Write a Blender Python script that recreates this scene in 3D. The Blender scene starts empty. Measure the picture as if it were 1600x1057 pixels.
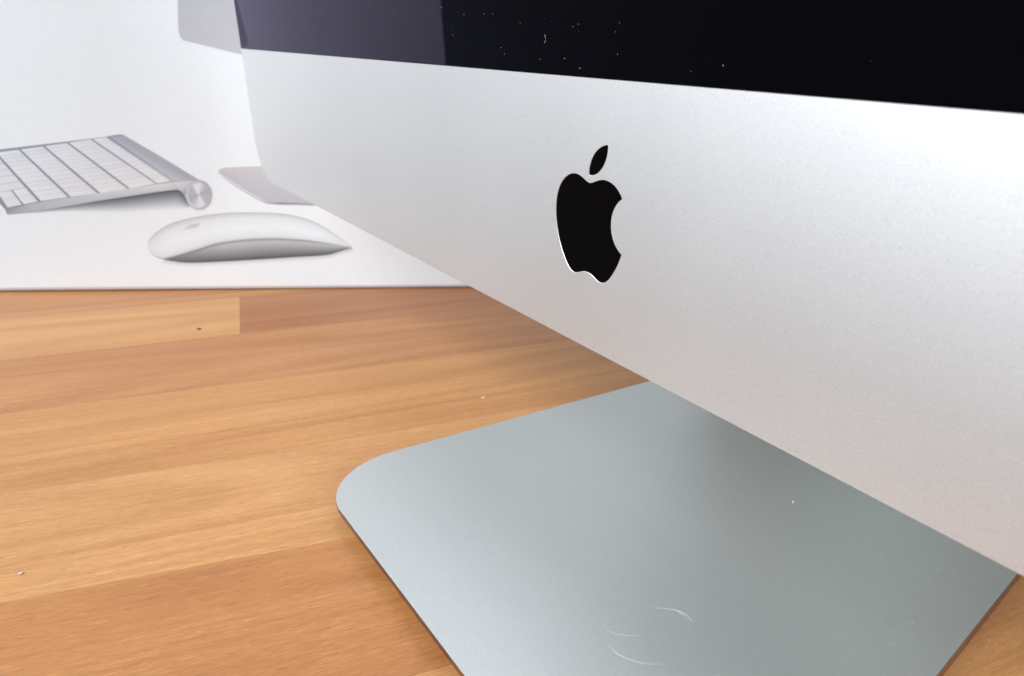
import bpy, bmesh, math, random
from mathutils import Vector, Matrix, noise

# ------------------------------------------------------------------ camera, light, exposure
scene = bpy.context.scene
MM = 0.001
random.seed(7)

cam_data = bpy.data.cameras.new('camera')
cam = bpy.data.objects.new('camera', cam_data)
scene.collection.objects.link(cam)
cam_data.sensor_fit = 'HORIZONTAL'
cam_data.sensor_width = 36.0
cam_data.lens = 988.707 / 1600 * 36.0
cam_data.shift_x = -258.552 / 1600
cam_data.shift_y = 18.509 / 1600
cam_data.clip_start = 0.005
cam_data.clip_end = 50.0
R = ((0.7035378706, -0.3235243236, 0.6327451910),
     (0.7006139736, 0.1665930893, -0.6938204397),
     (0.1190568123, 0.9314390773, 0.3438702092))
cm = Matrix(R).to_4x4()
cm.translation = Vector((109.726, -87.452, 122.863)) * MM
cam.matrix_world = cm
cam_data.dof.use_dof = True
cam_data.dof.focus_distance = 0.148
cam_data.dof.aperture_fstop = 26.0
scene.camera = cam

world = bpy.data.worlds.new('World')
scene.world = world
world.use_nodes = True
world.node_tree.nodes['Background'].inputs[0].default_value = (0.80, 0.90, 1.0, 1)
world.node_tree.nodes['Background'].inputs[1].default_value = 0.20


def area(name, loc, target, sx, sy, power, color):
    d = bpy.data.lights.new(name, 'AREA')
    d.shape = 'RECTANGLE'
    d.size, d.size_y = sx, sy
    d.energy = power
    d.color = color
    o = bpy.data.objects.new(name, d)
    scene.collection.objects.link(o)
    o.location = loc
    o.rotation_euler = (Vector(target) - Vector(loc)).to_track_quat('-Z', 'Y').to_euler()
    return o


area('window_light', (-0.08, -1.00, 0.80), (0.0, 0.0, 0.08), 1.3, 0.80, 33.0, (0.94, 0.97, 1.0))
area('side_fill_light', (2.05, 0.85, 0.95), (-0.25, 0.1, 0.15), 1.9, 1.5, 48.0, (0.92, 0.96, 1.0))  # added fill lamp: brightens the box face that the stand foot reflects
area('ceiling_bounce', (-0.3, -1.0, 2.0), (-0.3, -1.0, 0.0), 5.0, 3.4, 22.0, (0.93, 0.97, 1.0))

scene.cycles.max_bounces = 6
scene.cycles.diffuse_bounces = 3
scene.cycles.glossy_bounces = 4
scene.view_settings.view_transform = 'Standard'
scene.view_settings.look = 'None'
scene.view_settings.exposure = 0.0
scene.view_settings.gamma = 1.0
scene.view_settings.use_curve_mapping = False


# ------------------------------------------------------------------ helpers
def link(o, parent=None):
    scene.collection.objects.link(o)
    if parent is not None:
        o.parent = parent
    return o


def mesh_obj(name, verts, faces, mat, parent=None, smooth=False, cols=None, loc=None):
    me = bpy.data.meshes.new(name)
    me.from_pydata([tuple(c * MM for c in v) for v in verts], [], faces)
    if cols is not None:
        ca = me.color_attributes.new('ink', 'FLOAT_COLOR', 'POINT')
        for i, c in enumerate(cols):
            ca.data[i].color = (c[0], c[1], c[2], 1)
    me.materials.append(mat)
    bm = bmesh.new(); bm.from_mesh(me)
    bmesh.ops.recalc_face_normals(bm, faces=bm.faces)
    bm.to_mesh(me); bm.free()
    if smooth:
        for p in me.polygons:
            p.use_smooth = True
    o = bpy.data.objects.new(name, me)
    return link(o, parent)


def empty(name, loc=(0, 0, 0)):
    o = bpy.data.objects.new(name, None)
    o.empty_display_size = 0.02
    o.location = [c * MM for c in loc]
    return link(o)


def tag(o, label, cat, group=None):
    o['label'] = label
    o['category'] = cat
    if group:
        o['group'] = group
    return o


def lin(c):
    c = c / 255.0
    return c / 12.92 if c <= 0.04045 else ((c + 0.055) / 1.055) ** 2.4


def new_mat(name):
    m = bpy.data.materials.new(name)
    m.use_nodes = True
    nt = m.node_tree
    return m, nt, nt.nodes['Principled BSDF']


def N(nt, kind, **kw):
    n = nt.nodes.new(kind)
    for k, v in kw.items():
        setattr(n, k, v)
    return n


# ------------------------------------------------------------------ materials
def aluminium(name, base, rough, grain=8500, bump=0.25, vary=0.05, dust=0.0):
    m, nt, b = new_mat(name)
    L = nt.links.new
    tc = N(nt, 'ShaderNodeTexCoord')
    n1 = N(nt, 'ShaderNodeTexNoise'); n1.inputs['Scale'].default_value = grain; n1.inputs['Detail'].default_value = 2
    n2 = N(nt, 'ShaderNodeTexNoise'); n2.inputs['Scale'].default_value = 18; n2.inputs['Detail'].default_value = 3
    L(tc.outputs['Object'], n1.inputs['Vector']); L(tc.outputs['Object'], n2.inputs['Vector'])
    mr = N(nt, 'ShaderNodeMapRange')
    mr.inputs['From Min'].default_value = 0.3; mr.inputs['From Max'].default_value = 0.7
    mr.inputs['To Min'].default_value = 1 - vary; mr.inputs['To Max'].default_value = 1 + vary
    L(n1.outputs['Fac'], mr.inputs['Value'])
    vm = N(nt, 'ShaderNodeVectorMath', operation='SCALE')
    vm.inputs[0].default_value = base
    L(mr.outputs['Result'], vm.inputs['Scale'])
    L(vm.outputs['Vector'], b.inputs['Base Color'])
    rr = N(nt, 'ShaderNodeMapRange')
    rr.inputs['To Min'].default_value = rough - 0.03; rr.inputs['To Max'].default_value = rough + 0.03
    L(n2.outputs['Fac'], rr.inputs['Value']); L(rr.outputs['Result'], b.inputs['Roughness'])
    b.inputs['Metallic'].default_value = 1.0
    bp = N(nt, 'ShaderNodeBump')
    bp.inputs['Strength'].default_value = bump; bp.inputs['Distance'].default_value = 0.00003
    L(n1.outputs['Fac'], bp.inputs['Height']); L(bp.outputs['Normal'], b.inputs['Normal'])
    return m


def plain(name, col, rough, metallic=0.0, spec=0.5):
    m, nt, b = new_mat(name)
    b.inputs['Base Color'].default_value = (*col, 1)
    b.inputs['Roughness'].default_value = rough
    b.inputs['Metallic'].default_value = metallic
    b.inputs['Specular IOR Level'].default_value = spec
    return m


M_CHIN = aluminium('blasted_aluminium', (0.735, 0.74, 0.75), 0.565, vary=0.15)
M_STAND = aluminium('stand_aluminium', (0.635, 0.67, 0.655), 0.50, vary=0.16)
M_RIM = plain('polished_aluminium', (0.80, 0.80, 0.81), 0.48, 1.0)
M_EDGE = plain('shaded_cut_edge', (0.28, 0.225, 0.24), 0.25, 1.0)  # stand metal darkened at its edges; their dark reflections are painted into the colour


def coated_glass():
    # black glass under a violet anti-reflection coating
    m, nt, b = new_mat('black_glass')
    b.inputs['Base Color'].default_value = (0.001, 0.001, 0.0015, 1)
    b.inputs['Specular IOR Level'].default_value = 0.0
    b.inputs['Roughness'].default_value = 1.0
    g = N(nt, 'ShaderNodeBsdfGlossy')
    g.inputs['Color'].default_value = (0.74, 0.68, 0.95, 1)
    g.inputs['Roughness'].default_value = 0.02
    fr = N(nt, 'ShaderNodeFresnel'); fr.inputs['IOR'].default_value = 1.24
    mx = N(nt, 'ShaderNodeMixShader')
    L = nt.links.new
    L(fr.outputs[0], mx.inputs[0]); L(b.outputs[0], mx.inputs[1]); L(g.outputs[0], mx.inputs[2])
    L(mx.outputs[0], nt.nodes['Material Output'].inputs['Surface'])
    return m


M_GLASS = coated_glass()
M_EMBLEM = plain('gloss_black_inlay', (0.0016, 0.001, 0.001), 0.10, 0.0, 0.06)
M_DUST = plain('dust', (0.62, 0.58, 0.54), 0.9)
M_LINT = plain('white_dust', (0.86, 0.86, 0.84), 0.9)
M_CRUMB = plain('crumb', (0.75, 0.55, 0.22), 0.7)
M_DARK = plain('dark_grit', (0.05, 0.035, 0.03), 0.7)
M_GREY = plain('grey_grit', (0.45, 0.45, 0.46), 0.5)
M_SCRATCH = plain('scratched_metal', (0.80, 0.76, 0.66), 0.55, 1.0)


def carton_mat(name, ink):
    m, nt, b = new_mat(name)
    L = nt.links.new
    tc = N(nt, 'ShaderNodeTexCoord')
    n = N(nt, 'ShaderNodeTexNoise'); n.inputs['Scale'].default_value = 260; n.inputs['Detail'].default_value = 4
    L(tc.outputs['Object'], n.inputs['Vector'])
    mr = N(nt, 'ShaderNodeMapRange'); mr.inputs['To Min'].default_value = 0.97; mr.inputs['To Max'].default_value = 1.03
    L(n.outputs['Fac'], mr.inputs['Value'])
    vm = N(nt, 'ShaderNodeVectorMath', operation='SCALE')
    L(mr.outputs['Result'], vm.inputs['Scale'])
    if ink:
        at = N(nt, 'ShaderNodeAttribute', attribute_name='ink')
        L(at.outputs['Color'], vm.inputs[0])
    else:
        vm.inputs[0].default_value = PAPER
    L(vm.outputs['Vector'], b.inputs['Base Color'])
    b.inputs['Roughness'].default_value = 0.42
    b.inputs['Specular IOR Level'].default_value = 0.4
    return m


PAPER = (0.74, 0.765, 0.79)
PREF = tuple(lin(c) for c in (238, 241, 244))


def ink(r, g=None, b=None):
    if g is None:
        g = b = r
    return tuple(min(0.85, (max(lin(c), 0) / w) ** 1.3 * p) for c, w, p in zip((r, g, b), PREF, PAPER))


M_CARTON = carton_mat('white_carton', False)
M_INK = carton_mat('printed_ink', True)


def wood_mat():
    m, nt, b = new_mat('beech_laminate')
    L = nt.links.new
    tc = N(nt, 'ShaderNodeTexCoord')
    oi = N(nt, 'ShaderNodeObjectInfo')
    seed = N(nt, 'ShaderNodeVectorMath', operation='SCALE'); seed.inputs[0].default_value = (3.1, 1.7, 2.3)
    L(oi.outputs['Random'], seed.inputs['Scale'])
    pos = N(nt, 'ShaderNodeVectorMath', operation='ADD')
    L(tc.outputs['Object'], pos.inputs[0]); L(seed.outputs['Vector'], pos.inputs[1])

    def mapped(sx, sy, sz=1.0):
        mp = N(nt, 'ShaderNodeMapping'); mp.inputs['Scale'].default_value = (sx, sy, sz)
        L(pos.outputs['Vector'], mp.inputs['Vector'])
        return mp

    def nz(mp, scale, detail=3.0, rough=0.55, dist=0.0):
        n = N(nt, 'ShaderNodeTexNoise')
        n.inputs['Scale'].default_value = scale; n.inputs['Detail'].default_value = detail
        n.inputs['Roughness'].default_value = rough; n.inputs['Distortion'].default_value = dist
        L(mp.outputs['Vector'], n.inputs['Vector'])
        return n

    def rng(src, a, bb, lo, hi):
        r = N(nt, 'ShaderNodeMapRange')
        for k, v in zip(('From Min', 'From Max', 'To Min', 'To Max'), (a, bb, lo, hi)):
            r.inputs[k].default_value = v
        L(src, r.inputs['Value'])
        return r.outputs['Result']

    def mul(a, c):
        r = N(nt, 'ShaderNodeMath', operation='MULTIPLY')
        L(a, r.inputs[0]); L(c, r.inputs[1])
        return r.outputs['Value']
    # growth figure: contour lines of a stretched noise field (cathedral arches)
    field = nz(mapped(2.2, 17), 1.0, 1.5, 0.45, 0.25)
    sc = N(nt, 'ShaderNodeMath', operation='MULTIPLY'); sc.inputs[1].default_value = 62.0
    L(field.outputs['Fac'], sc.inputs[0])
    sn = N(nt, 'ShaderNodeMath', operation='SINE'); L(sc.outputs['Value'], sn.inputs[0])
    rings = rng(sn.outputs['Value'], -1, 1, 0.91, 1.045)
    broad = rng(nz(mapped(3, 40), 1.0, 3.0).outputs['Fac'], 0.3, 0.7, 0.91, 1.08)
    fib = nz(mapped(230, 2600), 1.0, 3.0, 0.6)
    fibre = rng(fib.outputs['Fac'], 0.3, 0.7, 0.85, 1.14)
    fle = nz(mapped(330, 3300), 1.0, 2.0, 0.5)
    fleck = rng(fle.outputs['Fac'], 0.60, 0.74, 1.0, 1.34)
    por = nz(mapped(330, 3000), 1.0, 2.0, 0.5)
    pore = rng(por.outputs['Fac'], 0.28, 0.38, 0.70, 1.0)
    line = rng(nz(mapped(9, 620), 1.0, 3.0, 0.6).outputs['Fac'], 0.32, 0.68, 0.90, 1.08)
    v = mul(mul(mul(mul(mul(rings, broad), fibre), fleck), pore), line)
    # darker wood runs redder: per-channel power
    comb = N(nt, 'ShaderNodeCombineXYZ')
    for i, e in enumerate((0.8, 1.15, 1.4)):
        pw = N(nt, 'ShaderNodeMath', operation='POWER'); pw.inputs[1].default_value = e
        L(v, pw.inputs[0]); L(pw.outputs['Value'], comb.inputs[i])
    vm = N(nt, 'ShaderNodeVectorMath', operation='MULTIPLY')
    L(oi.outputs['Color'], vm.inputs[0]); L(comb.outputs['Vector'], vm.inputs[1])
    L(vm.outputs['Vector'], b.inputs['Base Color'])
    L(rng(fib.outputs['Fac'], 0.3, 0.7, 0.36, 0.50), b.inputs['Roughness'])
    b.inputs['Specular IOR Level'].default_value = 0.42
    bp = N(nt, 'ShaderNodeBump'); bp.inputs['Strength'].default_value = 0.35; bp.inputs['Distance'].default_value = 0.00006
    L(por.outputs['Fac'], bp.inputs['Height']); L(bp.outputs['Normal'], b.inputs['Normal'])
    return m


M_WOOD = wood_mat()

# ------------------------------------------------------------------ the desk: a board carrying butted planks
Y0, Y1 = -116.0, 520.0
desk = mesh_obj('desk_surface',
                [(x, y, z) for z in (-28.0, -4.0) for x, y in ((-640, Y0), (620, Y0), (700, Y1), (-600, Y1))],
                [(0, 1, 2, 3), (4, 5, 6, 7), (0, 1, 5, 4), (1, 2, 6, 5), (2, 3, 7, 6), (3, 0, 4, 7)], M_WOOD)
desk['kind'] = 'structure'
desk.color = (0.42, 0.21, 0.09, 1)

LIGHT = (0.445, 0.222, 0.082)
PALE = (0.415, 0.196, 0.068)
MID = (0.375, 0.165, 0.060)
BROWN = (0.365, 0.155, 0.050)
DARK = (0.320, 0.128, 0.044)
joints = [(-620, 0.0), (-556, 0.0), (-490, 0.0), (-424, 0.0), (-358, 0.0), (-294, 0.015), (-233.02, 0.0533), (-171.36, 0.1211),
          (-105.42, 0.1892), (-41.70, 0.3014), (16, 0.31), (75, 0.315), (134, 0.32), (193, 0.32), (252, 0.32),
          (311, 0.32), (370, 0.32), (429, 0.32)]
# colour sequence per row: pieces between the cuts, front to back
seq = {4: [MID, BROWN, PALE], 5: [LIGHT, DARK, MID], 6: [MID, LIGHT, PALE], 7: [PALE, BROWN, MID],
       8: [LIGHT, BROWN, MID], 9: [BROWN, PALE, MID], 10: [BROWN, PALE, LIGHT], 11: [LIGHT, MID, BROWN]}
cuts = {4: [190, 350], 5: [-15.5, 330], 6: [180, 330], 7: [170, 350], 8: [150, 300], 9: [160, 320],
        10: [-60, 280], 11: [-90, 190]}
rp = random.Random(3)


def plank(quad, colour, dz):
    cx = sum(q[0] for q in quad) / 4; cy = sum(q[1] for q in quad) / 4
    ang = math.atan2(quad[3][1] + quad[2][1] - quad[0][1] - quad[1][1], quad[3][0] + quad[2][0] - quad[0][0] - quad[1][0])
    ca, sa = math.cos(-ang), math.sin(-ang)
    loc = [((x - cx) * ca - (y - cy) * sa, (x - cx) * sa + (y - cy) * ca) for x, y in quad]
    k = 0.09

    def inset(e):
        return [(x - math.copysign(e, x), y - math.copysign(e, y)) for x, y in loc]
    vs = [(x, y, -3.9) for x, y in inset(0.01)] + [(x, y, -k) for x, y in inset(0.01)] + [(x, y, 0) for x, y in inset(0.01 + k)]
    fs = [(0, 1, 2, 3), (8, 9, 10, 11)]
    for a in (0, 4):
        for i in range(4):
            j = (i + 1) % 4
            fs.append((a + i, a + j, a + 4 + j, a + 4 + i))
    o = mesh_obj('plank', vs, fs, M_WOOD, desk)
    o.location = (cx * MM, cy * MM, dz * MM)
    o.rotation_euler = (0, 0, ang)
    o.color = (*colour, 1)
    return o


for r in range(len(joints) - 1):
    (xa, ma), (xb, mb) = joints[r], joints[r + 1]
    cs = [Y0] + cuts.get(r, [rp.uniform(-60, 60), rp.uniform(190, 360)]) + [Y1]
    cl = seq.get(r, [rp.choice((PALE, MID, BROWN, LIGHT)) for _ in range(3)])
    skew = -0.22 if r == 5 else -0.25
    for i in range(3):
        def pt(x0, m, c, edge):
            # end cuts run square to the plank
            if edge:
                return (x0 + m * c, c)
            xm = x0 + m * c
            y = c + skew * (xm - (xa + xb) / 2 - (ma + mb) / 2 * c)
            return (x0 + m * y, y)
        ea, eb = i == 0, i == 2
        quad = [pt(xa, ma, cs[i], ea), pt(xb, mb, cs[i], ea), pt(xb, mb, cs[i + 1], eb), pt(xa, ma, cs[i + 1], eb)]
        plank(quad, cl[i], rp.uniform(-0.02, 0.0))

# ------------------------------------------------------------------ the computer
computer = empty('desktop_computer')
tag(computer, 'silver aluminium all-in-one desktop computer with black glass screen and black apple emblem', 'computer')
ZB, GH, TILT = 70.0976, 57.9162, -0.040494
W2, HH, RC = 264.0, 378.0, 20.0
UP = Vector((0, math.sin(TILT), math.cos(TILT)))
BK = Vector((0, math.cos(TILT), -math.sin(TILT)))


def H(x, h, d):
    v = Vector((0, 0, ZB)) + Vector((x, 0, 0)) + UP * h + BK * d
    return tuple(v)


def rrect(x0, x1, h0, h1, r, n=12, corners=(1, 1, 1, 1)):
    pts = []
    cs = [(x0 + r, h0 + r, 180), (x1 - r, h0 + r, 270), (x1 - r, h1 - r, 0), (x0 + r, h1 - r, 90)]
    sq = [(x0, h0), (x1, h0), (x1, h1), (x0, h1)]
    for (cx, ch, a0), on, s in zip(cs, corners, sq):
        if on:
            for i in range(n + 1):
                a = math.radians(a0 + 90 * i / n)
                pts.append((cx + r * math.cos(a), ch + r * math.sin(a)))
        else:
            pts.append(s)
    return pts


def loft(rings, cap0=True, cap1=True):
    n = len(rings[0])
    vs = [p for r in rings for p in r]
    fs = []
    for k in range(len(rings) - 1):
        for i in range(n):
            j = (i + 1) % n
            fs.append((k * n + i, k * n + j, (k + 1) * n + j, (k + 1) * n + i))
    if cap0:
        fs.append(tuple(range(n)))
    if cap1:
        fs.append(tuple((len(rings) - 1) * n + i for i in range(n)))
    return vs, fs


out = rrect(-W2, W2, 0, HH, RC)
CH = HH / 2
rings = [[H(x, h, 1.25) for x, h in out], [H(x, h, 4.6) for x, h in out]]
for k in range(1, 25):
    s = 1 - k / 25.0
    t = 1 - s
    d = 4.6 + 36 * (t * t * (3 - 2 * t)) ** 1.15
    rings.append([H(x * s, CH + (h - CH) * s, d) for x, h in out])
v, f = loft(rings)
mesh_obj('enclosure', v, f, M_CHIN, computer, smooth=False)
for p in bpy.data.objects['enclosure'].data.polygons:
    p.use_smooth = len(p.vertices) == 4 and p.index > len(out) * 2


def plate(name, x0, x1, h0, h1, r, corners, mat, d0, d1, bev, **kw):
    o0 = rrect(x0 + bev, x1 - bev, h0 + bev, h1 - bev, max(r - bev, 0.01), 16, corners)
    om = rrect(x0 + bev * .3, x1 - bev * .3, h0 + bev * .3, h1 - bev * .3, max(r - bev * .3, 0.01), 16, corners)
    o1 = rrect(x0, x1, h0, h1, r, 16, corners)
    rg = [[H(x, h, d0) for x, h in o0], [H(x, h, d0 + bev * .3) for x, h in om], [H(x, h, d0 + bev) for x, h in o1], [H(x, h, d1) for x, h in o1]]
    v, f = loft(rg)
    return mesh_obj(name, v, f, mat, computer)


plate('screen_glass', -W2 + 0.25, W2 - 0.25, GH + 0.08, HH - 0.25, RC, (0, 0, 1, 1), M_GLASS, 0.02, 1.24, 0.12)

# emblem: cubic outlines in a 24-unit square
LS, LZ = 1.20254, 31.2465
BODY0 = (12.152, 6.896)
BODY = [(-.948, 0, -2.415, -1.078, -3.96, -1.04), (-2.04, .027, -3.91, 1.183, -4.961, 3.014),
        (-2.117, 3.675, -.546, 9.103, 1.519, 12.09), (1.013, 1.454, 2.208, 3.09, 3.792, 3.039),
        (1.52, -.065, 2.09, -.987, 3.935, -.987), (1.831, 0, 2.35, .987, 3.96, .948),
        (1.637, -.026, 2.676, -1.48, 3.676, -2.948), (1.156, -1.688, 1.636, -3.325, 1.662, -3.415),
        (-.039, -.013, -3.182, -1.221, -3.22, -4.857), (-.026, -3.04, 2.48, -4.494, 2.597, -4.559),
        (-1.429, -2.09, -3.623, -2.324, -4.39, -2.376), (-2, -.156, -3.675, 1.09, -4.61, 1.09)]
LEAF0 = (15.53, 3.83)
LEAF = [(.843, -1.012, 1.4, -2.427, 1.245, -3.83), (-1.207, .052, -2.662, .805, -3.532, 1.818),
        (-.78, .896, -1.454, 2.338, -1.273, 3.714), (1.338, .104, 2.715, -.688, 3.559, -1.701)]


def outline(p0, segs, n=14):
    pts = []
    x, y = p0
    for a, b_, c, d, e, g in segs:
        for i in range(n):
            t = i / n
            u = 1 - t
            px = x + 3 * u * u * t * a + 3 * u * t * t * c + t ** 3 * e
            py = y + 3 * u * u * t * b_ + 3 * u * t * t * d + t ** 3 * g
            pts.append(((px - 12.0) * LS, LZ + (12.0 - py) * LS))
        x, y = x + e, y + g
    q = [pts[0]]
    for p in pts[1:]:
        if math.hypot(p[0] - q[-1][0], p[1] - q[-1][1]) > 0.2:
            q.append(p)
    if math.hypot(q[0][0] - q[-1][0], q[0][1] - q[-1][1]) < 0.15:
        q.pop()
    return q


def offset(pts, e):
    n = len(pts)
    A = sum(pts[i][0] * pts[(i + 1) % n][1] - pts[(i + 1) % n][0] * pts[i][1] for i in range(n))
    sg = 1 if A > 0 else -1
    res = []
    for i in range(n):
        x0, y0 = pts[i - 1]; x1, y1 = pts[i]; x2, y2 = pts[(i + 1) % n]
        def nrm(ax, ay, bx, by):
            l = math.hypot(bx - ax, by - ay) or 1
            return ((by - ay) / l * sg, -(bx - ax) / l * sg)
        a, c = nrm(x0, y0, x1, y1), nrm(x1, y1, x2, y2)
        mx, my = a[0] + c[0], a[1] + c[1]
        l = math.hypot(mx, my) or 1
        k = min(1.6, 1 / max(0.3, (a[0] * mx + a[1] * my) / l))
        res.append((x1 + mx / l * e * k, y1 + my / l * e * k))
    return res


RW, RD = 0.075, 0.075            # width and depth of the chamfer round the inlay


def inlay(name, pts, parent):
    v, f = loft([[H(x, h, RD) for x, h in pts], [H(x, h, 1.0) for x, h in pts]])
    o = mesh_obj(name, v, f, M_EMBLEM, parent)
    ring = offset(pts, RW)
    n = len(pts)
    v = [H(x, h, RD) for x, h in pts] + [H(x, h, 0.0) for x, h in ring]
    f = [(i, (i + 1) % n, n + (i + 1) % n, n + i) for i in range(n)]
    return o, (v, f), ring


emblem, rim1, hole1 = inlay('emblem', outline(BODY0, BODY), computer)
leaf, rim2, hole2 = inlay('emblem_leaf', outline(LEAF0, LEAF), emblem)
mesh_obj('emblem_rim', rim1[0], rim1[1], M_RIM, emblem)
mesh_obj('emblem_rim', rim2[0], rim2[1], M_RIM, emblem)


def chin_plate():
    bev = 0.30
    o0, om, o1 = [rrect(-W2 + e, W2 - e, e, GH - e * .12, RC - e, 16, (1, 1, 0, 0)) for e in (bev, bev * .3, 0)]
    rg = [[H(x, h, 0) for x, h in o0], [H(x, h, bev * .3) for x, h in om], [H(x, h, bev) for x, h in o1], [H(x, h, 1.24) for x, h in o1]]
    v, f = loft(rg, cap0=False)
    # the front face is filled in its own plane, with the emblem cut out
    bm = bmesh.new()
    for lp in (o0, hole1, hole2):
        vs = [bm.verts.new((x, h, 0)) for x, h in lp]
        for i in range(len(vs)):
            bm.edges.new((vs[i], vs[(i + 1) % len(vs)]))
    bmesh.ops.triangle_fill(bm, use_beauty=True, use_dissolve=False, edges=bm.edges[:], normal=(0, 0, 1))
    base = len(v)
    bm.verts.index_update()
    v += [H(q.co.x, q.co.y, 0) for q in bm.verts]
    f += [tuple(base + q.index for q in fc.verts) for fc in bm.faces]
    bm.free()
    o = mesh_obj('chin', v, f, M_CHIN, computer)
    bm = bmesh.new(); bm.from_mesh(o.data)
    bmesh.ops.remove_doubles(bm, verts=bm.verts[:], dist=1e-7)
    bmesh.ops.recalc_face_normals(bm, faces=bm.faces)
    bm.to_mesh(o.data); bm.free()


chin_plate()

# stand: one bent plate, foot with rounded front corners, bend and leaning neck
FX, FY, FR, FT = 82.76, -36.93, 25.0, 5.56
path = []      # (y, z of top surface, normal angle)
ts = [FR * (1 - math.cos(math.radians(a))) for a in range(0, 91, 5)]
prof = [(FY + t, FT, 0.0, t) for t in ts] + [(y, FT, 0.0, 99) for y in (20, 50, 80, 110, 152)]
BR, LEAN = 12.0, math.radians(112)
for i in range(1, 17):
    a = LEAN * i / 16
    prof.append((152 + BR * math.sin(a), FT + BR - BR * math.cos(a), a, 99))
ly, lz_, la, _ = prof[-1]
for s in (30, 80, 130, 190):
    prof.append((ly + s * math.cos(LEAN), lz_ + s * math.sin(LEAN), LEAN, 99))
sv, sf = [], []
BV = 0.08
for i, (y, z, a, t) in enumerate(prof):
    w = FX if t >= FR else FX - FR + math.sqrt(max(0, FR * FR - (FR - t) ** 2))
    ny, nz_ = -math.sin(a), math.cos(a)
    fy = 0.0
    def P(x, e, dy=0.0):
        return (x, y - ny * e + dy, z - nz_ * e)
    wi = w - BV
    db = BV if i == 0 else 0
    rh = 1.5
    uc = 0.15 + 4.45 * max(0.0, 1 - (y - FY) / 45) * (a == 0)
    du = 4.6 * max(0.0, 1 - (y - FY) / 40) if a == 0 else 0
    sv += [P(-wi, 0, db), P(wi, 0, db), P(w, BV), P(w - .05, rh), P(w - uc, FT - 0.05, du), P(uc - w, FT - 0.05, du), P(.05 - w, rh), P(-w, BV)]
for i in range(len(prof) - 1):
    for k in range(8):
        j = (k + 1) % 8
        sf.append((i * 8 + k, i * 8 + j, (i + 1) * 8 + j, (i + 1) * 8 + k))
sf.append((0, 1, 2, 7)); sf.append((7, 2, 3, 6)); sf.append((6, 3, 4, 5))
sf.append(tuple((len(prof) - 1) * 8 + k for k in range(8)))
stand = mesh_obj('stand', sv, sf, M_STAND, computer)
stand.data.materials.append(M_EDGE)
for p in stand.data.polygons:
    ii = min(p.vertices) // 8
    p.use_smooth = ii >= len(ts) + 3
    if abs(p.normal.z) < 0.8 and p.center.z < FT * MM and ii < len(ts) + 4:
        p.material_index = 1


def ribbon(name, pts, width, z, mat, parent):
    # smooth thin sliver lying on a flat top, tapering at both ends
    dense = []
    n = len(pts)
    for i in range(n - 1):
        p0, p1, p2, p3 = pts[max(i - 1, 0)], pts[i], pts[i + 1], pts[min(i + 2, n - 1)]
        for k in range(6):
            t = k / 6
            dense.append(tuple(0.5 * (2 * b + (c - a) * t + (2 * a - 5 * b + 4 * c - d) * t * t + (3 * b - a - 3 * c + d) * t ** 3)
                               for a, b, c, d in zip(p0, p1, p2, p3)))
    dense.append(pts[-1])
    v, f = [], []
    m = len(dense)
    for i, (x, y) in enumerate(dense):
        a, b_ = dense[max(i - 1, 0)], dense[min(i + 1, m - 1)]
        dx, dy = b_[0] - a[0], b_[1] - a[1]
        l = math.hypot(dx, dy) or 1
        w = width * (0.15 + 0.85 * math.sin(math.pi * i / (m - 1)) ** 0.7) / 2
        nx, ny = -dy / l * w, dx / l * w
        v += [(x - nx, y - ny, z), (x, y, z + width * .3), (x + nx, y + ny, z)]
        if i:
            q = 3 * i
            f += [(q - 3, q, q + 1, q - 2), (q - 2, q + 1, q + 2, q - 1)]
    return mesh_obj(name, v, f, mat, parent)


rs_ = random.Random(5)
for arc, wd, k in (([(24.42, 8.72), (26.8, 11.44), (29.15, 13.4), (31.6, 14.05), (34.36, 13.75)], 0.05, 3),
                   ([(21.52, -4.37), (24.27, -4.63), (26.95, -2.67), (29.38, 0.1)], 0.042, 2),
                   ([(26.55, -7.4), (29.21, -7.54), (31.58, -7.22), (35.84, -4.78), (39.46, -0.84)], 0.038, 2),
                   ([(29.3, 13.0), (31.8, 13.3), (33.8, 12.6), (35.4, 11.2), (36.6, 8.6)], 0.045, 2),
                   ([(36.9, 11.0), (39.2, 7.6), (40.3, 3.9)], 0.03, 1)):
    for q in range(k):
        ox, oy = rs_.uniform(-.25, .25) * (q > 0), rs_.uniform(-.25, .25) * (q > 0)
        pts = [(x + ox + rs_.uniform(-.08, .08), y + oy + rs_.uniform(-.08, .08)) for x, y in arc]
        if q:
            pts = pts[q % 2:len(pts) - (q // 2)]
        if len(pts) > 2 or not q:
            ribbon('scratch', pts, wd * (1 if q == 0 else .6), FT + 0.003, M_SCRATCH, stand)

# ------------------------------------------------------------------ the carton behind
A0 = Vector((-340.17, -100.52, 0)); DD = Vector((0.3193009, 0.9476534, 0)); NN = Vector((0.9476534, -0.3193009, 0))
S0, S1, BH, BD = -50.4, 590.0, 505.0, 190.0
carton_root = empty('product_box', tuple(A0))
tag(carton_root, 'white cardboard computer box with printed keyboard and mouse standing behind the computer', 'box')


def BX(s, z, out=0.0):
    v = DD * s + NN * out
    return (v.x, v.y, z)


E_ = 1.6
rg = []
def ring_box(e_s, z, e_o):
    r = rrect(S0 + e_s, S1 - e_s, -BD + e_o, -e_o, 1.4, 5)
    return [BX(s, z, o) for s, o in r]
rg = [ring_box(6, 0.02, 6), ring_box(5, 0.45, 5), ring_box(0.9, 0.6, 0.9), ring_box(0.3, 1.6, 0.3), ring_box(0, 2.4, 0), ring_box(0, BH - 1.5, 0), ring_box(.4, BH - .4, .4), ring_box(1.2, BH, 1.2)]
v, f = loft(rg)
mesh_obj('carton', v, f, M_CARTON, carton_root)

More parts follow.
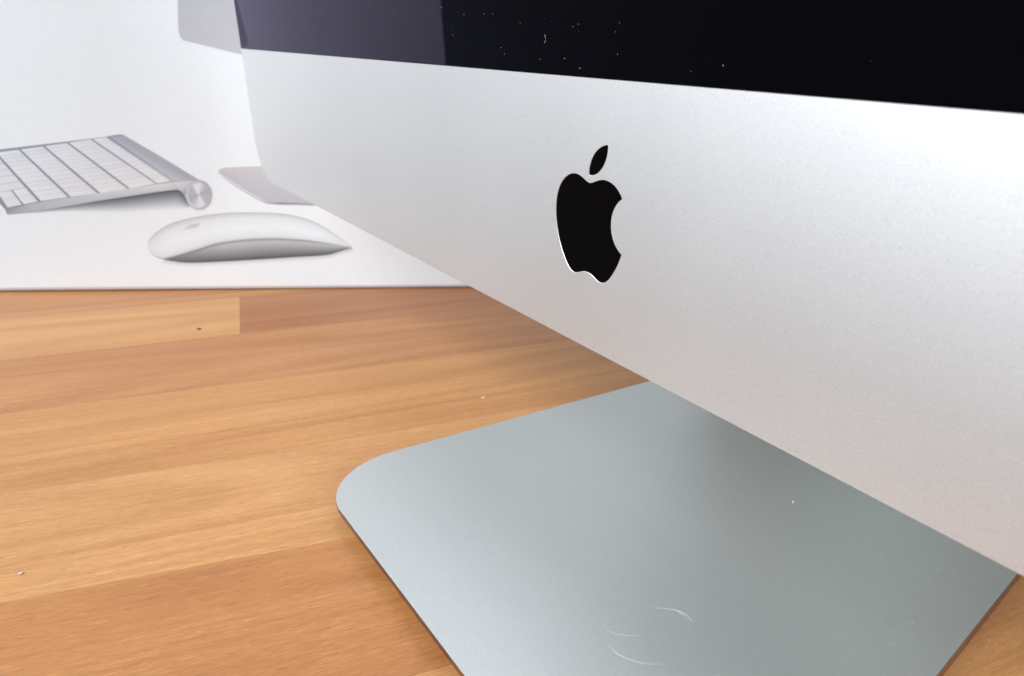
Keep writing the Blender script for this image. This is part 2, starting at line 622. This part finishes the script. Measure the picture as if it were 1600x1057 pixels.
# printed outlines on the carton front: (mm along the face, mm above the desk)
mon_left = [(89.42, 146.72), (88.85, 141.38), (88.24, 135.1), (88.09, 131.96), (88.48, 129.96), (89.53, 128.77)]
mon_bot = [(89.53, 128.77), (112.94, 125.89)]
std_top = [(97.25, 66.73), (99.07, 68.0), (105.63, 68.97), (115.65, 70.1), (139.92, 71.83)]
std_bot = [(97.17, 65.97), (101.66, 61.89), (107.78, 57.33), (115.72, 52.24), (120.76, 51.0), (138.45, 50.97)]
std_edge = [(97.17, 65.97), (101.57, 61.02), (107.69, 56.44), (115.48, 51.43), (120.69, 50.18), (138.42, 50.46)]
kb_far = [(-2.7, 66.35), (12.67, 70.02), (29.34, 73.99), (53.16, 79.68), (56.84, 80.98), (59.13, 81.28), (60.34, 80.79)]
kb_near = [(9.44, 41.53), (21.27, 45.63), (45.49, 51.6), (69.57, 57.45), (83.62, 60.03)]
kb_tube = [(60.34, 80.79), (74.31, 71.0), (88.68, 60.55)]
kb_F = [(53.12, 79.41), (46.68, 77.87), (37.49, 75.32), (28.37, 72.89), (19.4, 70.6), (10.64, 68.44), (2.13, 66.34)]
kb_N = [(76.28, 59.74), (69.62, 57.82), (57.74, 54.6), (45.49, 51.6), (33.96, 48.97), (22.38, 46.31), (9.6, 42.42)]
side_top = [(9.44, 41.53), (21.27, 45.63), (45.49, 51.6), (69.57, 57.45), (77.33, 58.97), (85.21, 60.33)]
side_bot = [(9.68, 39.26), (21.21, 41.36), (44.89, 47.66), (69.06, 53.51), (78.82, 55.49), (80.61, 53.04)]
disc = [(87.11, 53.03), (92.88, 53.35), (86.2, 45.06)]
sh_top = [(11.02, 39.49), (21.23, 41.45), (44.91, 47.75), (69.07, 53.6), (78.82, 55.49), (80.61, 53.04), (82.17, 47.77)]
sh_bot = [(11.58, 38.98), (22.23, 39.43), (43.89, 40.99), (63.14, 42.77), (74.74, 44.24), (79.49, 44.94), (82.73, 45.86)]
ms_top = [(61.81, 23.42), (62.27, 26.86), (64.03, 29.83), (67.13, 33.04), (74.28, 37.75), (86.58, 41.75), (99.83, 44.09), (115.92, 44.9), (128.97, 44.03), (140.46, 40.42), (151.22, 33.06), (158.76, 26.67)]
ms_mid = [(61.81, 23.42), (62.2, 21.75), (63.33, 19.79), (65.24, 18.42), (67.88, 17.75), (76.1, 20.37), (84.51, 23.54), (93.05, 26.66), (105.89, 29.01), (118.97, 29.96), (132.37, 29.56), (146.17, 27.94), (158.72, 26.0)]
ms_bot = [(67.85, 17.55), (72.44, 16.49), (78.76, 15.83), (93.66, 16.68), (109.14, 17.89), (127.06, 19.48), (144.32, 21.02), (150.62, 22.87), (158.71, 25.78)]
ms_mark = [(77.73, 33.96), (81.65, 36.94), (86.32, 38.0), (83.59, 35.14)]


def resample(pts, n):
    L = [0.0]
    for a, b_ in zip(pts, pts[1:]):
        L.append(L[-1] + math.hypot(b_[0] - a[0], b_[1] - a[1]))
    # smooth through the points
    res = []
    for i in range(n):
        t = L[-1] * i / (n - 1)
        k = max(j for j in range(len(L) - 1) if L[j] <= t + 1e-9)
        u = (t - L[k]) / max(1e-9, L[k + 1] - L[k])
        p0, p1, p2, p3 = pts[max(k - 1, 0)], pts[k], pts[k + 1], pts[min(k + 2, len(pts) - 1)]
        res.append(tuple(0.5 * (2 * b + (c - a) * u + (2 * a - 5 * b + 4 * c - d) * u * u + (3 * b - a - 3 * c + d) * u ** 3)
                         for a, b, c, d in zip(p0, p1, p2, p3)))
    return res


def linear(pts, n):
    L = [0.0]
    for a, b_ in zip(pts, pts[1:]):
        L.append(L[-1] + math.hypot(b_[0] - a[0], b_[1] - a[1]))
    res = []
    for i in range(n):
        t = L[-1] * i / (n - 1)
        k = max(j for j in range(len(L) - 1) if L[j] <= t + 1e-9)
        u = (t - L[k]) / max(1e-9, L[k + 1] - L[k])
        res.append(tuple(a + (b - a) * u for a, b in zip(pts[k], pts[k + 1])))
    return res


def mix(a, b, t):
    return tuple(x + (y - x) * t for x, y in zip(a, b))


def ramp(stops, t):
    for (t0, c0), (t1, c1) in zip(stops, stops[1:]):
        if t <= t1:
            return mix(c0, c1, max(0, (t - t0) / (t1 - t0)))
    return stops[-1][1]


def sheet(name, top, bot, n, m, layer, colour, parent, smooth=True):
    """flat print between two outline curves; colour(u along, w top to bottom)"""
    rs = resample if smooth else linear
    T, B_ = rs(top, n), rs(bot, n)
    v, c, f = [], [], []
    for i in range(n):
        for j in range(m):
            w = j / (m - 1)
            s, z = mix(T[i], B_[i], w)
            v.append(BX(s, z, 0.03 * layer))
            c.append(ink(*colour(i / (n - 1), w)))
    for i in range(n - 1):
        for j in range(m - 1):
            q = i * m + j
            f.append((q, q + 1, q + m + 1, q + m))
    return mesh_obj(name, v, f, M_INK, parent, cols=c)


WHITE = (238, 241, 244)
# printed monitor: lower part of the picture of the same computer
left_up = [(91.5, 166.0), (96.5, 215.0)]
ml = list(reversed(mon_left))
sl = (mon_bot[1][1] - mon_bot[0][1]) / (mon_bot[1][0] - mon_bot[0][0])
top_pts = ml[:-1] + [mon_left[0]]
outline_left = [mon_left[-1]] + list(reversed(mon_left[:-1])) + [(90.2, 154.0), (92.0, 172.0), (95.5, 205.0)]
mright = [(430.0, mon_bot[0][1] + sl * 340 * .9), (430.0, 232.0)]
printed_monitor = sheet('printed_monitor', outline_left,
                        linear([(430.0, 86.0), (430.0, 210.0)], 9), 40, 30, 2,
                        lambda u, w: ramp([(0, (204, 204, 210)), (0.5, (197, 198, 204)), (1, (203, 203, 209))], u), carton_root)
# printed stand foot
printed_stand = sheet('printed_stand', std_top + [(190.0, 73.5)], std_bot + [(188.0, 51.0)], 40, 12, 1,
                      lambda u, w: ramp([(0, (218, 212, 208)), (0.3, (207, 207, 212)), (1, (196, 197, 203))], w * .6 + u * .4), carton_root)
sheet('printed_edge', std_bot + [(188.0, 51.0)], std_edge + [(188.0, 50.4)], 40, 4, 2,
      lambda u, w: ramp([(0, (228, 228, 231)), (.24, (224, 224, 228)), (.36, (150, 152, 160)), (.6, (176, 177, 184)), (1, (170, 172, 178))], u), printed_stand)

sheet('printed_shadow', std_edge + [(188.0, 50.4)], [(s, z - .9) for s, z in std_edge] + [(188.0, 49.2)], 40, 5, 1,
      lambda u, w: mix((172, 174, 180), WHITE, w), printed_stand)
# printed keyboard
kb_front = [kb_far[0], kb_near[0]]
printed_keyboard = sheet('printed_keyboard', kb_far + kb_tube[1:], [kb_near[0]] * 1 + kb_near[1:] + [kb_tube[-1]], 70, 24, 2,
                         lambda u, w: ramp([(0, (160, 166, 178)), (0.55, (166, 171, 183)), (0.7, (180, 183, 193)), (1, (208, 209, 215))], u), carton_root, smooth=False)
# shaded back tube along the far edge
tube_in = [(53.9, 79.5), (67.0, 69.2), (77.6, 59.9)]
sheet('printed_tube', kb_tube, [(54.5, 79.7), (65.5, 70.2), (77.6, 59.9)], 24, 10, 3,
      lambda u, w: ramp([(0, (214, 214, 221)), (.10, (186, 187, 195)), (.5, (186, 188, 196)), (1, (208, 208, 216))], w * .72 + u * .28), printed_keyboard)
KEY = ((233, 231, 229), (238, 238, 238))


def quad_sheet(name, q, layer, ca, cb, parent):
    v = [BX(s, z, 0.03 * layer) for s, z in q]
    return mesh_obj(name, v, [(0, 1, 2, 3)], M_INK, parent, cols=[ink(*ca), ink(*cb), ink(*cb), ink(*ca)])


counts = [14, 14, 14, 13, 12, 8]
for r in range(6):
    Na, Nb, Fa, Fb = kb_N[r], kb_N[r + 1], kb_F[r], kb_F[r + 1]
    g0, g1 = (0.03, 0.93) if r else (0.06, 0.90)
    n0, n1 = mix(Na, Nb, g0), mix(Na, Nb, g1)
    f0, f1 = mix(Fa, Fb, g0), mix(Fa, Fb, g1)
    # printed dark gap beside the row
    nk = counts[r]
    start = 0.0
    persp = lambda t: t * 1.0 / (1.0 + 0.55 * (1 - t)) if t < 1 else 1.0
    def at(t, w):
        k = 1 - (1 - t) / (1 + 0.35 * t) if False else t
        k = t * 1.25 / (1 + 0.25 * t)
        return mix(mix(n0, n1, w), mix(f0, f1, w), k)
    ks = [i / nk for i in range(nk + 1)]
    for i in range(nk):
        a, b_ = ks[i], ks[i + 1]
        if r == 5 and i < 2:
            # small half-height arrow keys at the near end
            halves = ((0.0, 0.47), (0.53, 1.0))
        else:
            halves = ((0.0, 1.0),)
        for h0, h1 in halves:
            e = 0.022 * (b_ - a) if i else 0.0
            shade = rp.uniform(-2, 2)
            wt = max(0.0, 1 - i / (nk * .6))
            warm = (232 + shade + wt, 234 + shade - wt, 239 + shade - 3 * wt)
            q = [at(a + e, h0), at(a + e, h1), at(b_ - e, h1), at(b_ - e, h0)]
            v = [BX(s, z, 0.12) for s, z in q]
            c1, c2 = ink(*warm), ink(*[x - 4 for x in warm])
            mesh_obj('printed_key', v, [(0, 1, 2, 3)], M_INK, printed_keyboard, cols=[c2, c1, c1, c2])
sheet('printed_side', side_top, side_bot, 40, 8, 4,
      lambda u, w: mix(ramp([(0, (160, 166, 170)), (.12, (196, 199, 205)), (.45, (212, 214, 218)), (.85, (226, 227, 227)), (1, (205, 205, 212))], u), (196, 198, 200), w * .6), printed_keyboard, smooth=False)
# end disc of the tube
dc = disc[0]
ax = (disc[1][0] - dc[0], disc[1][1] - dc[1]); bx = (disc[2][0] - dc[0], disc[2][1] - dc[1])
v, c, f = [], [], []
NR, NA = 9, 48
for i in range(NR):
    rr = i / (NR - 1)
    for k in range(NA):
        a = 2 * math.pi * k / NA
        v.append(BX(dc[0] + rr * (ax[0] * math.cos(a) + bx[0] * math.sin(a)), dc[1] + rr * (ax[1] * math.cos(a) + bx[1] * math.sin(a)), 0.15))
        g = 212 + 20 * math.cos(2 * (a - 1.25)) - 24 * max(0, math.cos(2 * (a - 0.62))) ** 5 * (0.3 + rr)
        if rr > 0.93:
            g = 198
        elif rr > 0.8:
            g = 206 + 14 * math.cos(a - 2.6)
        c.append(ink(g - 2, g - 2, g + 4))
for i in range(NR - 1):
    for k in range(NA):
        j = (k + 1) % NA
        f.append((i * NA + k, i * NA + j, (i + 1) * NA + j, (i + 1) * NA + k))
mesh_obj('printed_end_cap', v, f, M_INK, printed_keyboard, cols=c)
# printed bracket between side and end cap
mesh_obj('printed_bracket', [BX(s, z, 0.135) for s, z in ((77.3, 58.9), (85.2, 60.4), (84.5, 48.0), (82.2, 48.6), (80.8, 53.4), (79.6, 55.3))],
         [(0, 1, 2, 3, 4, 5)], M_INK, printed_keyboard,
         cols=[ink(224, 224, 226), ink(214, 214, 220), ink(190, 190, 200), ink(150, 152, 162), ink(176, 178, 186), ink(205, 206, 210)])
# printed shadow under the keyboard
sheet('printed_shadow', sh_top, sh_bot, 60, 24, 1,
      lambda u, w: mix((108, 112, 118), WHITE, min(1, (w ** 0.8) * 1.02 + 0.62 * (1 - min(1, u * 1.7)) ** 1.5)), printed_keyboard, smooth=False)

# printed mouse
printed_mouse = sheet('printed_mouse', ms_top, ms_mid, 90, 24, 3,
                      lambda u, w: mix(ramp([(0, (196, 199, 201)), (.06, (216, 219, 220)), (.2, (230, 234, 238)), (.55, (237, 241, 244)), (.86, (230, 234, 238)), (.96, (214, 217, 221)), (1, (140, 144, 146))], w),
                                       (216, 219, 221), 0.75 * max(0, 1 - u * 7) * .6 + .5 * max(0, (u - .82) / .18)), carton_root)
sheet('printed_base', ms_mid[4:], ms_bot, 70, 16, 2,
      lambda u, w: mix(ramp([(0, (170, 173, 175)), (.12, (203, 204, 207)), (.5, (172, 174, 177)), (.85, (134, 138, 140)), (1, (100, 105, 107))], w), (120, 124, 127), max(0, 1 - u * 3.2) * .75), printed_mouse)
quad_sheet('printed_mark', ms_mark, 4, (216, 218, 220), (206, 208, 211), printed_mouse)
sheet('printed_shadow', [(s, z + .2) for s, z in ms_bot], [(s + (1.0 if i else -1.5), z - 2.6) for i, (s, z) in enumerate(ms_bot)], 50, 10, 1,
      lambda u, w: mix((188, 191, 194), WHITE, min(1, w ** .55)), printed_mouse)

# ------------------------------------------------------------------ dust and grit
def blob(bm, c, r, squash, rnd, ax=None):
    m = Matrix.Translation(Vector(c) * MM) @ Matrix.Rotation(rnd.uniform(0, 6.28), 4, rnd.choice(('X', 'Y', 'Z'))) @ Matrix.Diagonal((r * MM, r * MM * rnd.uniform(.5, 1), r * MM * squash, 1))
    bmesh.ops.create_icosphere(bm, subdivisions=1, radius=1, matrix=m)


def speck(name, x, y, z, r, mat, label, stretch=1.0, ang=0.0):
    rnd = random.Random(name + str(x))
    bm = bmesh.new()
    bmesh.ops.create_icosphere(bm, subdivisions=2, radius=r * MM)
    for vtx in bm.verts:
        k = 1 + 0.35 * noise.noise(vtx.co * (1.3 / (r * MM)) + Vector((x, y, 0)))
        vtx.co = Vector((vtx.co.x * k * stretch, vtx.co.y * k, vtx.co.z * k * .7))
    me = bpy.data.meshes.new(name); bm.to_mesh(me); bm.free()
    me.materials.append(mat)
    for p in me.polygons:
        p.use_smooth = True
    o = bpy.data.objects.new(name, me)
    o.location = (x * MM, y * MM, (z + r * .55) * MM)
    o.rotation_euler = (0, 0, ang)
    link(o)
    return tag(o, label, 'speck' if name != 'crumb' else 'crumb')


speck('crumb', 18.16, 80.36, FT, 0.34, M_CRUMB, 'tiny yellow crumb lying on the metal stand foot under the chin', 1.3, .5)
speck('grit_speck', -247.89, -35.87, 0, 0.55, M_DARK, 'tiny dark speck on the pale plank near the box', 1.6, 1.2)
speck('grit_speck', -82.64, -101.61, 0, 0.36, M_GREY, 'tiny grey bead on the desk at the lower left', 1.3, 1.4)
speck('lint_speck', -114.77, 39.5, 0, 0.34, M_DUST, 'tiny pale lint on the desk behind the stand foot', 2.6, 1.0)

rd = random.Random(11)
bm = bmesh.new()
GL = [(-41.95, 69.85), (-7.13, 67.16), (-5.23, 67.62), (-14.54, 68.12), (7.33, 62.46), (-4.37, 59.55), (-60.34, 66.7), (-51.78, 69.82),
      (-38.18, 69.81), (-26.53, 67.91), (-34.7, 62.75), (-33.33, 61.43), (-18.66, 60.79), (-9.73, 61.18), (34.31, 61.43), (6.44, 66.29),
      (-109.43, 72.32), (-92.63, 71.23), (-121.62, 66.03), (-101.32, 65.77), (-63.34, 71.55), (-57.64, 66.42), (-57.74, 65.25)]
for x, h in GL:
    blob(bm, H(x, h, 0.0), rd.uniform(.05, .13), .5, rd)
for _ in range(420):
    blob(bm, H(rd.gauss(-20, 70), GH + 1 + rd.random() ** .8 * 120, 0.0), rd.choice((.015, .02, .03, .03, .05)), .5, rd)
# short fibres
for _ in range(16):
    x, h, a = rd.gauss(-15, 55), GH + 2 + rd.random() * 60, rd.uniform(0, 3.1)
    for i in range(9):
        a += rd.uniform(-.35, .35)
        x += .05 * math.cos(a); h += .05 * math.sin(a)
        blob(bm, H(x, h, 0.0), .022, .7, rd)
# a curl of fibre
for i in range(14):
    a = -1.3 + 2.6 * i / 13
    blob(bm, H(-17.2 + 0.55 * math.cos(a), 64.8 + 0.75 * math.sin(a), -0.02), .06, .8, rd)
me = bpy.data.meshes.new('glass_dust'); bm.to_mesh(me); bm.free(); me.materials.append(M_DUST)
o = link(bpy.data.objects.new('glass_dust', me)); o['kind'] = 'stuff'
tag(o, 'fine pale dust specks scattered on the black screen glass', 'dust')

bm = bmesh.new()
for _ in range(900):
    x, y = rd.uniform(-78, 80), rd.uniform(-33, 112)
    if x < -58 and y < -12:
        continue
    blob(bm, (x, y, FT + .01), rd.choice((.04, .05, .06, .08, .11, .14)), .5, rd)
me = bpy.data.meshes.new('stand_dust'); bm.to_mesh(me); bm.free(); me.materials.append(M_LINT)
o = link(bpy.data.objects.new('stand_dust', me)); o['kind'] = 'stuff'
tag(o, 'fine pale dust specks scattered on the metal stand foot', 'dust')
